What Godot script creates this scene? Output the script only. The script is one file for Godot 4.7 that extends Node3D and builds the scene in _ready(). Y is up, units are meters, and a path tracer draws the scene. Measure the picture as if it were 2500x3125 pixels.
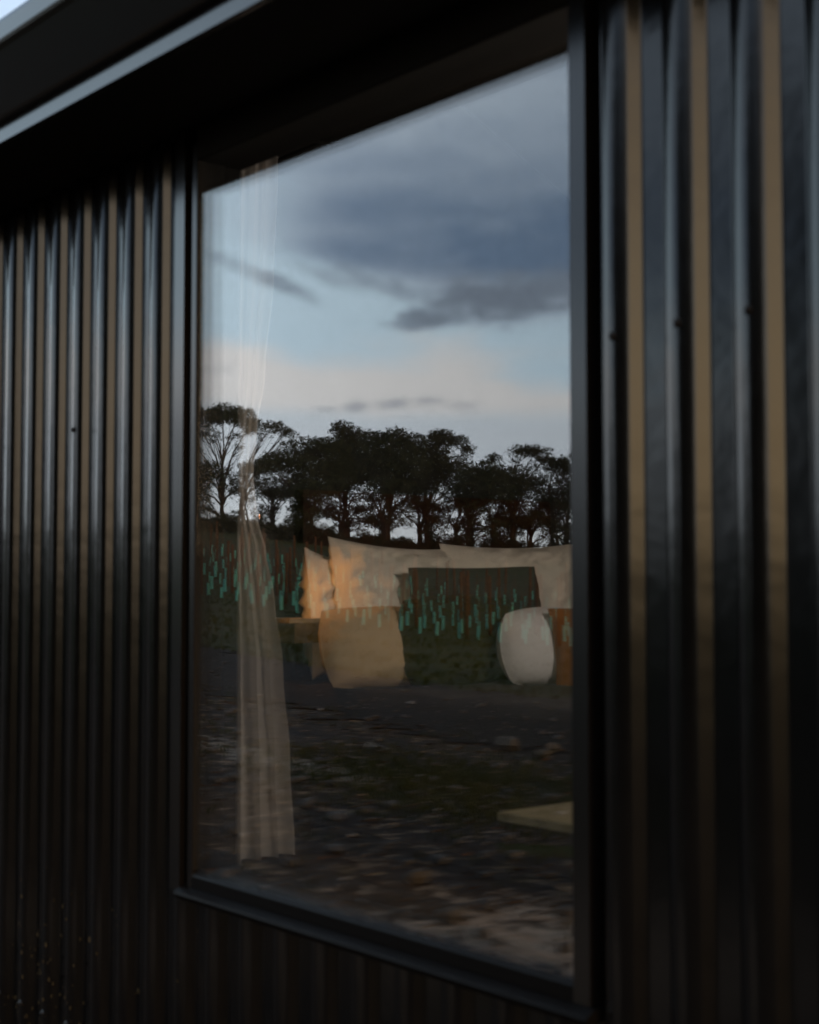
extends Node3D
# A dark ribbed-metal cabin at dusk: a tall window mirrors the yard, a young vineyard, a row of trees and the evening sky,
# and lets the lamp-lit bed inside show through the reflection.

const EYE := 1.55
const YAW := 50.1
const FLOOR_Y := 0.55
var rng := RandomNumberGenerator.new()
var used := {}
var M := {}

# ------------------------------------------------------------------ naming helpers
func numbered(called: String) -> String:
	var n: int = used.get(called, 0)
	used[called] = n + 1
	return called if n == 0 else "%s_%03d" % [called, n]

func thing(called: String, label: String, category: String, at := Vector3.ZERO, group := "") -> Node3D:
	var o := Node3D.new()
	o.name = numbered(called)
	add_child(o)
	o.position = at
	o.set_meta("label", label)
	o.set_meta("category", category)
	if group != "":
		o.set_meta("group", group)
	return o

func part(called: String, mesh: Mesh, mat: Material, parent: Node3D, at := Vector3.ZERO) -> MeshInstance3D:
	var o := MeshInstance3D.new()
	o.name = called
	o.mesh = mesh
	o.material_override = mat
	parent.add_child(o, true)
	o.position = at
	return o

func structure(called: String, mesh: Mesh, mat: Material) -> MeshInstance3D:
	var o := MeshInstance3D.new()
	o.name = numbered(called)
	o.mesh = mesh
	o.material_override = mat
	add_child(o)
	o.set_meta("kind", "structure")
	return o

func copy_of(o: Node3D, called: String, at: Vector3, turn: float, label: String, group: String) -> Node3D:
	var c: Node3D = o.duplicate()
	c.name = numbered(called)
	add_child(c)
	c.position = at
	c.rotation.y = turn
	c.set_meta("label", label)
	c.set_meta("group", group)
	return c

# ------------------------------------------------------------------ mesh helpers
func st_new() -> SurfaceTool:
	var s := SurfaceTool.new()
	s.begin(Mesh.PRIMITIVE_TRIANGLES)
	return s

func quad(s: SurfaceTool, a: Vector3, b: Vector3, c: Vector3, d: Vector3) -> void:
	for p: Vector3 in [a, b, c, a, c, d]:
		s.add_vertex(p)

func box(s: SurfaceTool, lo: Vector3, hi: Vector3) -> void:
	s.set_smooth_group(-1)
	var p := []
	for k in 8:
		p.append(Vector3(hi.x if k & 1 else lo.x, hi.y if k & 2 else lo.y, hi.z if k & 4 else lo.z))
	quad(s, p[4], p[6], p[7], p[5]); quad(s, p[1], p[3], p[2], p[0])
	quad(s, p[5], p[7], p[3], p[1]); quad(s, p[0], p[2], p[6], p[4])
	quad(s, p[6], p[2], p[3], p[7]); quad(s, p[0], p[4], p[5], p[1])

func done(s: SurfaceTool, tangents := false) -> ArrayMesh:
	s.index()
	s.generate_normals()
	if tangents:
		s.generate_tangents()
	return s.commit()

func box_mesh(lo: Vector3, hi: Vector3) -> ArrayMesh:
	var s := st_new()
	box(s, lo, hi)
	return done(s)

# a bar along x with a closed profile of (z, y) points, flat shaded
func bar_x(profile: PackedVector2Array, x0: float, x1: float) -> ArrayMesh:
	var s := st_new()
	s.set_smooth_group(-1)
	var n := profile.size()
	for i in n:
		var a := profile[i]
		var b := profile[(i + 1) % n]
		quad(s, Vector3(x0, a.y, a.x), Vector3(x0, b.y, b.x), Vector3(x1, b.y, b.x), Vector3(x1, a.y, a.x))
	for t in Geometry2D.triangulate_polygon(profile):
		s.add_vertex(Vector3(x1, profile[t].y, profile[t].x))
	var tri := Geometry2D.triangulate_polygon(profile)
	for k in range(tri.size() - 1, -1, -1):
		s.add_vertex(Vector3(x0, profile[tri[k]].y, profile[tri[k]].x))
	return done(s)

# a tapered tube through points with radii
func tube(s: SurfaceTool, pts: PackedVector3Array, rad: PackedFloat32Array, sides := 6) -> void:
	s.set_smooth_group(0)
	var rings := []
	for i in pts.size():
		var d := (pts[mini(i + 1, pts.size() - 1)] - pts[maxi(i - 1, 0)]).normalized()
		var u := d.cross(Vector3.RIGHT if absf(d.x) < 0.8 else Vector3.UP).normalized()
		var w := d.cross(u)
		var ring := []
		for k in sides:
			var a := TAU * k / sides
			ring.append(pts[i] + (u * cos(a) + w * sin(a)) * rad[i])
		rings.append(ring)
	for i in pts.size() - 1:
		for k in sides:
			var k2 := (k + 1) % sides
			quad(s, rings[i][k], rings[i][k2], rings[i + 1][k2], rings[i + 1][k])
	for k in range(1, sides - 1):
		for p: Vector3 in [rings[0][0], rings[0][k + 1], rings[0][k]]:
			s.add_vertex(p)
		var e: Array = rings[-1]
		for p: Vector3 in [e[0], e[k], e[k + 1]]:
			s.add_vertex(p)

# lathe of (radius, y) points
func lathe(s: SurfaceTool, prof: PackedVector2Array, sides := 20, at := Vector3.ZERO) -> void:
	s.set_smooth_group(0)
	for i in prof.size() - 1:
		for k in sides:
			var a := TAU * k / sides
			var b := TAU * (k + 1) / sides
			var p := prof[i]
			var q := prof[i + 1]
			quad(s, at + Vector3(p.x * cos(a), p.y, p.x * sin(a)), at + Vector3(q.x * cos(a), q.y, q.x * sin(a)),
				at + Vector3(q.x * cos(b), q.y, q.x * sin(b)), at + Vector3(p.x * cos(b), p.y, p.x * sin(b)))

func triangles(v: PackedVector3Array) -> ArrayMesh:
	var a := []
	a.resize(Mesh.ARRAY_MAX)
	a[Mesh.ARRAY_VERTEX] = v
	var m := ArrayMesh.new()
	m.add_surface_from_arrays(Mesh.PRIMITIVE_TRIANGLES, a)
	return m

# ------------------------------------------------------------------ materials
func lin(r: float, g: float, b: float, a := 1.0) -> Color:
	var c := Color(r, g, b).linear_to_srgb()
	c.a = a
	return c

func noise(freq: float, octaves := 4, sd := 1) -> FastNoiseLite:
	var n := FastNoiseLite.new()
	n.seed = sd
	n.frequency = freq
	n.noise_type = FastNoiseLite.TYPE_SIMPLEX_SMOOTH
	n.fractal_octaves = octaves
	return n

func tex_noise(size: int, freq: float, octaves: int, sd: int, ramp: Array) -> ImageTexture:
	var im := noise(freq, octaves, sd).get_seamless_image(size, size)
	im.convert(Image.FORMAT_L8)
	var src := im.get_data()
	var lut := PackedByteArray()
	for k in 256:
		var t: float = k / 255.0 * (ramp.size() - 1)
		var i := mini(int(t), ramp.size() - 2)
		var c: Color = (ramp[i] as Color).lerp(ramp[i + 1], t - i)
		lut.append_array([c.r8, c.g8, c.b8])
	var outb := PackedByteArray()
	outb.resize(size * size * 3)
	for k in src.size():
		var j := src[k] * 3
		outb[k * 3] = lut[j]; outb[k * 3 + 1] = lut[j + 1]; outb[k * 3 + 2] = lut[j + 2]
	var o := Image.create_from_data(size, size, false, Image.FORMAT_RGB8, outb)
	return ImageTexture.create_from_image(o)

func mat(c: Color, rough: float, spec := 0.5) -> StandardMaterial3D:
	var m := StandardMaterial3D.new()
	m.albedo_color = c
	m.roughness = rough
	m.metallic_specular = spec
	return m

func tri(m: StandardMaterial3D, tex: Texture2D, scale: float, bump: Texture2D = null, bump_cm := 0.0) -> StandardMaterial3D:
	m.uv1_triplanar = true
	m.uv1_world_triplanar = true
	m.uv1_scale = Vector3.ONE * scale
	if tex:
		m.albedo_texture = tex
	if bump:
		m.heightmap_enabled = true
		m.heightmap_texture = bump
		m.heightmap_scale = bump_cm
	return m

func make_materials() -> void:
	var g := func(v: float) -> Color: return Color(v, v, v)
	var fine := tex_noise(256, 0.03, 5, 3, [g.call(0.0), g.call(1.0)])
	var speck := tex_noise(256, 0.08, 3, 9, [g.call(0.0), g.call(1.0)])
	var cloud := tex_noise(512, 0.012, 5, 5, [g.call(0.72), g.call(1.0), g.call(0.8), g.call(1.0)])
	# baked-enamel steel: charcoal, satin, a little dusty
	var steel := mat(lin(0.0030, 0.0030, 0.0032), 0.185, 0.53)
	tri(steel, tex_noise(512, 0.015, 5, 11, [g.call(0.80), g.call(0.95), g.call(1.0), g.call(0.86)]), 1.3)
	steel.roughness_texture = tex_noise(256, 0.02, 4, 12, [g.call(0.82), g.call(1.0)])
	steel.roughness_texture_channel = BaseMaterial3D.TEXTURE_CHANNEL_GRAYSCALE
	steel.heightmap_enabled = true
	steel.heightmap_texture = tex_noise(512, 0.012, 3, 13, [g.call(0.0), g.call(1.0)])
	steel.heightmap_scale = 0.05
	M.steel = steel
	M.trim = mat(lin(0.0035, 0.0035, 0.0037), 0.18, 0.72)
	M.alu = mat(lin(0.0035, 0.0035, 0.004), 0.22, 0.62)
	M.sill = mat(lin(0.0035, 0.0035, 0.0037), 0.42, 0.22)
	M.rubber = mat(lin(0.006, 0.006, 0.006), 0.8, 0.25)
	M.soffit = mat(lin(0.007, 0.007, 0.007), 0.8, 0.25)
	M.screw = mat(lin(0.004, 0.004, 0.0042), 0.4, 0.5)
	var glass := mat(Color(1, 1, 1, 0.0), 0.0, 0.5)
	glass.transparency = BaseMaterial3D.TRANSPARENCY_ALPHA
	M.glass = glass
	M.mud = mat(lin(0.060, 0.046, 0.024), 0.95, 0.2)
	# interior
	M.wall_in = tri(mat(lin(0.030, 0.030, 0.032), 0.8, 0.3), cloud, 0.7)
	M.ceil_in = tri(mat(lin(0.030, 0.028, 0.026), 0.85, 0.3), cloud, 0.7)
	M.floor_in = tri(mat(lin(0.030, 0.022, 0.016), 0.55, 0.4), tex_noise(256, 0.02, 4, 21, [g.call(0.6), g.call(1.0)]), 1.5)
	M.headboard = tri(mat(lin(0.030, 0.009, 0.004), 0.5, 0.4), tex_noise(256, 0.02, 4, 22, [g.call(0.55), g.call(1.0), g.call(0.75)]), 1.8)
	var weave := tex_noise(256, 0.2, 2, 31, [g.call(0.0), g.call(1.0)])
	var slub := tex_noise(256, 0.05, 4, 33, [g.call(0.90), g.call(1.0), g.call(0.94)])
	var cloth := func(c: Color, sc := 7.0) -> StandardMaterial3D:
		var m := tri(mat(c, 0.95, 0.2), slub, sc, weave, 0.012)
		m.rim_enabled = true
		m.rim = 0.25
		m.rim_tint = 0.6
		return m
	M.white_linen = cloth.call(lin(0.74, 0.71, 0.66))
	M.oat_linen = cloth.call(lin(0.50, 0.39, 0.26))
	M.dark_linen = cloth.call(lin(0.035, 0.036, 0.028))
	M.olive = cloth.call(lin(0.026, 0.026, 0.008))
	M.lime = cloth.call(lin(0.16, 0.17, 0.03))
	M.rust = cloth.call(lin(0.17, 0.075, 0.022))
	M.grey_white = cloth.call(lin(0.52, 0.54, 0.58))
	M.throw = cloth.call(lin(0.030, 0.028, 0.024))
	M.sheet = cloth.call(lin(0.60, 0.52, 0.42))
	var cur: StandardMaterial3D = cloth.call(lin(0.80, 0.77, 0.74, 0.52))
	cur.transparency = BaseMaterial3D.TRANSPARENCY_ALPHA
	cur.backlight_enabled = true
	cur.backlight = Color(0.10, 0.09, 0.08)
	M.curtain = cur
	M.pale_timber = tri(mat(lin(0.15, 0.13, 0.085), 0.55, 0.4), tex_noise(256, 0.02, 4, 23, [g.call(0.75), g.call(1.0)]), 2.0)
	M.shelf_timber = tri(mat(lin(0.40, 0.32, 0.20), 0.6, 0.4), tex_noise(256, 0.02, 4, 24, [g.call(0.75), g.call(1.0)]), 2.0)
	M.black_metal = mat(lin(0.012, 0.012, 0.012), 0.5)
	M.shade = mat(lin(0.03, 0.03, 0.03), 0.6)
	var bulb := mat(Color(1, 0.8, 0.55), 0.5)
	bulb.emission_enabled = true
	bulb.emission = Color(1, 0.72, 0.42)
	bulb.emission_energy_multiplier = 3.0
	M.bulb = bulb
	var yard := mat(Color(1, 0.8, 0.55), 0.5)
	yard.emission_enabled = true
	yard.emission = Color(1, 0.62, 0.32)
	yard.emission_energy_multiplier = 2.5
	M.yard_bulb = yard
	# outdoors
	M.ground = tri(mat(lin(0.040, 0.046, 0.018), 0.95, 0.25), tex_noise(512, 0.02, 5, 41, [Color(0.75, 0.6, 0.55), Color(0.85, 1.0, 0.7), Color(1, 0.85, 0.7), Color(0.6, 0.75, 0.5)]), 0.11, fine, 3.0)
	M.track = tri(mat(lin(0.022, 0.019, 0.016), 0.9, 0.25), tex_noise(512, 0.03, 5, 42, [g.call(0.45), g.call(0.75), g.call(1.0), g.call(0.6)]), 0.35, speck, 3.0)
	M.stone = mat(Color(1, 1, 1), 0.85, 0.35)
	M.stone.vertex_color_use_as_albedo = true
	M.leaf_litter = mat(Color(1, 1, 1), 0.9, 0.2)
	M.leaf_litter.vertex_color_use_as_albedo = true
	M.grass = mat(Color(1, 1, 1), 0.9, 0.25)
	M.grass.vertex_color_use_as_albedo = true
	M.bark = mat(lin(0.045, 0.036, 0.028), 0.95, 0.2)
	M.foliage = mat(lin(0.028, 0.040, 0.018), 0.8, 0.3)
	M.foliage2 = mat(lin(0.034, 0.042, 0.020), 0.8, 0.3)
	M.scrub = mat(lin(0.022, 0.028, 0.014), 0.85, 0.25)
	var guard := mat(lin(0.09, 0.38, 0.35), 0.6, 0.35)
	guard.backlight_enabled = true
	guard.backlight = Color(0.35, 0.5, 0.45)
	M.guard = guard
	M.post = tri(mat(lin(0.17, 0.088, 0.045), 0.9, 0.25), tex_noise(256, 0.02, 4, 51, [g.call(0.5), g.call(1.0)]), 2.0)
	M.wire = mat(lin(0.03, 0.03, 0.03), 0.6)
	M.cane = mat(lin(0.09, 0.06, 0.035), 0.9, 0.2)
	M.rock = tri(mat(lin(0.14, 0.13, 0.11), 0.9, 0.3), cloud, 2.0, fine, 1.5)
	M.scrap = mat(lin(0.55, 0.54, 0.50), 0.8, 0.3)

# ------------------------------------------------------------------ sky
func smooth(a: float, b: float, t: float) -> float:
	return smoothstep(a, b, t)

func make_sky() -> ImageTexture:
	var w := 2048
	var h := 1024
	var half := h / 2
	var big := noise(1.0, 5, 71)
	var wisp := noise(1.0, 4, 73)
	var pix := PackedFloat32Array()
	pix.resize(w * h * 3)
	# cloud pieces: centre (sideways, up) seen from the yard towards the tree row, half sizes, tilt, strength
	var pieces := [
		[0.060, 0.199, 0.052, 0.017, 0.03, 1.0], [0.012, 0.186, 0.026, 0.009, 0.04, 0.95], [0.10, 0.206, 0.045, 0.014, 0.10, 0.8],
		[-0.112, 0.219, 0.036, 0.006, -0.40, 0.45], [-0.083, 0.206, 0.022, 0.006, -0.45, 0.6],
		[-0.055, 0.214, 0.030, 0.006, -0.30, 0.45], [-0.025, 0.210, 0.040, 0.005, -0.45, 0.45], [0.005, 0.200, 0.022, 0.003, -0.6, 0.35],
		[-0.057, 0.1215, 0.009, 0.0022, 0.1, 0.45], [-0.037, 0.1235, 0.009, 0.0034, 0.08, 0.55], [-0.012, 0.1255, 0.011, 0.0036, 0.06, 0.6],
		[0.013, 0.1280, 0.011, 0.0028, 0.08, 0.5], [0.036, 0.1245, 0.014, 0.0028, 0.0, 0.35], [-0.135, 0.150, 0.02, 0.003, 0.0, 0.2],
	]
	for j in half:
		var el := (0.5 - (j + 0.5) / h) * PI
		var se := sin(el)
		var ce := cos(el)
		var te := tan(minf(el, 1.5))
		for i in w:
			var az := (i + 0.5) / w * TAU
			var d := Vector3(sin(az) * ce, se, -cos(az) * ce)
			# towards the tree row, which lies left of the door along the view's mirror
			var ca := cos(az - deg_to_rad(YAW - 180.0))
			var sx := 9.0
			var sy := 9.0
			if ca > 0.15:
				sx = -tan(az - deg_to_rad(YAW - 180.0))
				sy = te / ca
			# cloud plane: flatten towards the horizon
			var k := 1.0 / (se + 0.16)
			var q := Vector3(d.x * k * 0.9, d.z * k * 0.9, 0.0)
			var n1 := big.get_noise_3d(q.x, q.y, 0.0)
			var n2 := wisp.get_noise_3d(q.x * 2.2 + 7.0, q.y * 2.2, 3.0)
			var c := Vector3(1.14, 1.48, 1.72)
			c = c.lerp(Vector3(0.75, 1.02, 1.34), smooth(0.15, 0.9, el))
			# pale warm veil near the horizon, uneven
			var lift := 0.030 * n1 + 0.014 * n2
			var veil := smooth(0.164, 0.143, el + lift + clampf(0.09 * sx, -0.012, 0.015)) * smooth(0.105, 0.125, el + 0.4 * lift)
			c = c.lerp(Vector3(1.66, 1.60, 1.56), 0.85 * veil)
			c = c.lerp(Vector3(1.26, 1.38, 1.50), 0.9 * smooth(0.130, 0.105, el + 0.4 * lift))
			c = c.lerp(Vector3(1.42, 1.50, 1.52), 0.6 * smooth(0.08, 0.03, el))
			# high grey deck
			var height := el
			var edge := 0.225 + 0.04 * n1 + 0.02 * n2
			var hold := 1.0
			if sx < 0.8 and sx > -0.8:
				var near := smooth(0.8, 0.5, absf(sx))
				height = lerpf(el, sy, near)
				edge = lerpf(edge, 0.192 + clampf(-0.30 * sx, -0.016, 0.075) + 0.020 * n2 + 0.012 * n1, near)
				hold = 1.0 - 0.72 * near * smooth(-0.05, -0.15, sx)
			var deck := smooth(edge, edge + 0.030, height + 0.010 * n2) * hold
			var thick := clampf(0.60 + 0.75 * n1 + 0.35 * n2, 0.0, 1.0)
			if sx < 0.6 and sx > -0.6:
				# heaviest belly low down, paler grey higher up
				var belly := smooth(0.20, 0.225, sy) * smooth(0.34, 0.25, sy + 0.02 * n2) * smooth(-0.16, -0.02, sx) * smooth(0.6, 0.3, sx)
				var upper := smooth(0.27, 0.35, sy + 0.03 * n1)
				thick = clampf(maxf(lerpf(thick, 0.42 + 0.45 * n2 + 0.3 * n1, upper), belly * (0.92 + 0.25 * n2)), 0.0, 1.0)
			var n3 := wisp.get_noise_3d(q.x * 5.0 + 1.5 * n1, q.y * 5.0 - q.x * 2.0, 11.0)
			thick = clampf(thick + 0.30 * n3, 0.0, 1.0)
			var dark := Vector3(0.32, 0.47, 0.70)
			var light := Vector3(0.86, 1.02, 1.22)
			var body := light.lerp(dark, thick)
			c = c.lerp(body, deck * (0.80 + 0.20 * thick))
			# heavier cover overhead
			c = c.lerp(Vector3(0.26, 0.33, 0.44) * (1.0 + 0.5 * n1), 0.9 * smooth(0.45, 1.0, el + 0.1 * n1))
			if sx < 1.0 and sx > -1.0 and sy < 0.5:
				for p: Array in pieces:
					var dx: float = sx - p[0]
					var dy: float = sy - p[1]
					if absf(dx) < p[2] * 2.5 and absf(dy) < p[2] * 2.0:
						var rx: float = dx * cos(p[4]) + dy * sin(p[4])
						var ry: float = -dx * sin(p[4]) + dy * cos(p[4])
						var r: float = sqrt(rx * rx / (p[2] * p[2]) + ry * ry / (p[3] * p[3]))
						r += 0.45 * big.get_noise_2d(sx * 22.0, sy * 55.0) + 0.35 * wisp.get_noise_2d(sx * 50.0 + 3.0, sy * 120.0)
						c = c.lerp(Vector3(0.42, 0.52, 0.66), p[5] * smooth(1.35, 0.35, r))
			# evening glow low in the west, along the wall
			var west := d.dot(Vector3(0.978, 0.0, 0.208))
			var glow := smooth(0.02, 0.92, west / maxf(ce, 0.2)) * smooth(0.75, 0.03, el)
			c = c.lerp(Vector3(3.1, 2.1, 1.0), 0.85 * glow)
			var at := (j * w + i) * 3
			pix[at] = c.x; pix[at + 1] = c.y; pix[at + 2] = c.z
	for at in range(w * half * 3, w * h * 3, 3):
		pix[at] = 0.07; pix[at + 1] = 0.068; pix[at + 2] = 0.06
	var im := Image.create_from_data(w, h, false, Image.FORMAT_RGBF, pix.to_byte_array())
	return ImageTexture.create_from_image(im)

# ------------------------------------------------------------------ terrain
func ground_y(x: float, z: float) -> float:
	var u := clampf(-x - 1.09 * z, 0.0, 40.0)
	var b := maxf(0.0, minf(sqrt(x * x + z * z), 150.0) - 38.0)
	return 0.085 * u * u / (u + 8.0) + 0.055 * b * b / (b + 15.0)

func on_ground(x: float, z: float) -> Vector3:
	return Vector3(x, ground_y(x, z), z)

func sheet(xs: PackedFloat32Array, zs: PackedFloat32Array, lift: float, uv_x0 := 0.0, uv_z0 := 0.0, uv_w := 1.0, uv_h := 1.0, rough := 0.0, ragged := 0.0) -> ArrayMesh:
	var n := noise(0.35, 3, 77)
	var s := st_new()
	s.set_smooth_group(0)
	var nx := xs.size()
	for zj in zs.size():
		for x in xs:
			var z := zs[zj]
			if ragged > 0.0 and (zj == 0 or zj == zs.size() - 1):
				z += ragged * (n.get_noise_2d(x * 4.0, zj * 30.0) + 0.6 * n.get_noise_2d(x * 16.0, zj * 30.0))
			s.set_uv(Vector2((x - uv_x0) / uv_w, (z - uv_z0) / uv_h))
			s.add_vertex(Vector3(x, ground_y(x, z) + lift + rough * n.get_noise_2d(x * 2.0, z * 2.0), z))
	for j in zs.size() - 1:
		for i in nx - 1:
			var a := j * nx + i
			for k: int in [a, a + 1, a + nx + 1, a, a + nx + 1, a + nx]:
				s.add_index(k)
	s.generate_normals()
	return s.commit()

func steps(a: float, b: float, d: float) -> PackedFloat32Array:
	var o := PackedFloat32Array()
	var n := int(ceil((b - a) / d))
	for k in n + 1:
		o.append(lerpf(a, b, float(k) / n))
	return o

func yard_texture(x0: float, z0: float, w: float, h: float) -> ImageTexture:
	var W := 1536
	var H := 384
	var a := noise(0.9, 5, 81)
	var b := noise(3.2, 4, 82)
	var c := noise(0.45, 4, 83)
	var e := noise(9.0, 2, 84)
	var data := PackedByteArray()
	data.resize(W * H * 3)
	for j in H:
		for i in W:
			var x := x0 + (i + 0.5) / W * w
			var z := z0 + (j + 0.5) / H * h
			var n1 := a.get_noise_2d(x, z)
			var n2 := b.get_noise_2d(x, z)
			var n3 := c.get_noise_2d(x + 31.0, z)
			var n4 := e.get_noise_2d(x, z)
			var v := Vector3(0.066, 0.056, 0.046).lerp(Vector3(0.045, 0.044, 0.042), smooth(-0.2, 0.3, n1))
			v = v.lerp(Vector3(0.095, 0.060, 0.032), 0.8 * smooth(0.05, 0.4, n3 + 0.3 * n2))
			# weedy patch
			var weed := smooth(2.3, 0.4, Vector2((x + 7.6) * 0.55, (z - 5.3) * 1.2).length()) + 0.35 * n1 + 0.25 * n2
			v = v.lerp(Vector3(0.030, 0.040, 0.010), 0.85 * smooth(0.35, 0.8, weed))
			v *= 0.66
			# chalky rubble trodden into the dirt close to the window
			var chalk := smooth(2.3, 0.3, Vector2((x + 4.1) * 1.15, (z - 2.5) * 1.2).length()) + 0.55 * n2 + 0.3 * n4
			v = v.lerp(Vector3(0.42, 0.34, 0.26), 0.9 * smooth(0.50, 0.85, chalk))
			# pale crushed streaks
			var streak := smooth(0.55, 0.1, absf(z - 4.75 - 0.25 * n1)) * smooth(-15.0, -11.5, x) * smooth(-7.5, -9.0, x) + 0.8 * n2
			v = v.lerp(Vector3(0.36, 0.33, 0.28), 0.75 * smooth(0.62, 1.0, streak))
			v = v.lerp(Vector3(0.24, 0.18, 0.12), 0.75 * smooth(0.30, 0.5, n2 + 0.35 * n4))
			v *= 0.9 * (1.0 + 0.6 * n4 + 0.3 * n2)
			var at := (j * W + i) * 3
			var col := Color(maxf(v.x, 0.004), maxf(v.y, 0.004), maxf(v.z, 0.004)).linear_to_srgb()
			data[at] = col.r8; data[at + 1] = col.g8; data[at + 2] = col.b8
	return ImageTexture.create_from_image(Image.create_from_data(W, H, false, Image.FORMAT_RGB8, data))

func scatter(called: String, label: String, category: String, mesh: Mesh, mt: Material, xf: Array, colors: Array) -> void:
	var mm := MultiMesh.new()
	mm.transform_format = MultiMesh.TRANSFORM_3D
	mm.use_colors = true
	mm.mesh = mesh
	mm.instance_count = xf.size()
	for k in xf.size():
		mm.set_instance_transform(k, xf[k])
		mm.set_instance_color(k, colors[k])
	var o := MultiMeshInstance3D.new()
	o.name = numbered(called)
	o.multimesh = mm
	o.material_override = mt
	add_child(o)
	o.set_meta("kind", "stuff")
	o.set_meta("label", label)
	o.set_meta("category", category)

func pebble_mesh(sd: int, flat := 0.55) -> ArrayMesh:
	var r := RandomNumberGenerator.new()
	r.seed = sd
	var s := st_new()
	s.set_smooth_group(-1)
	var rings := 4
	var sides := 7
	var pts := []
	for j in rings + 1:
		var row := []
		for i in sides:
			var t := PI * j / rings
			var a := TAU * (i + 0.5 * (j % 2)) / sides
			var q := r.randf_range(0.78, 1.15) if j > 0 and j < rings else 1.0
			row.append(Vector3(sin(t) * cos(a) * q, cos(t) * flat * q, sin(t) * sin(a) * q) * 0.5)
		pts.append(row)
	for j in rings:
		for i in sides:
			var i2 := (i + 1) % sides
			if j < rings - 1:
				for p: Vector3 in [pts[j][i], pts[j + 1][i2], pts[j + 1][i]]:
					s.add_vertex(p)
			if j > 0:
				for p: Vector3 in [pts[j][i], pts[j][i2], pts[j + 1][i2]]:
					s.add_vertex(p)
	return done(s)

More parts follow.
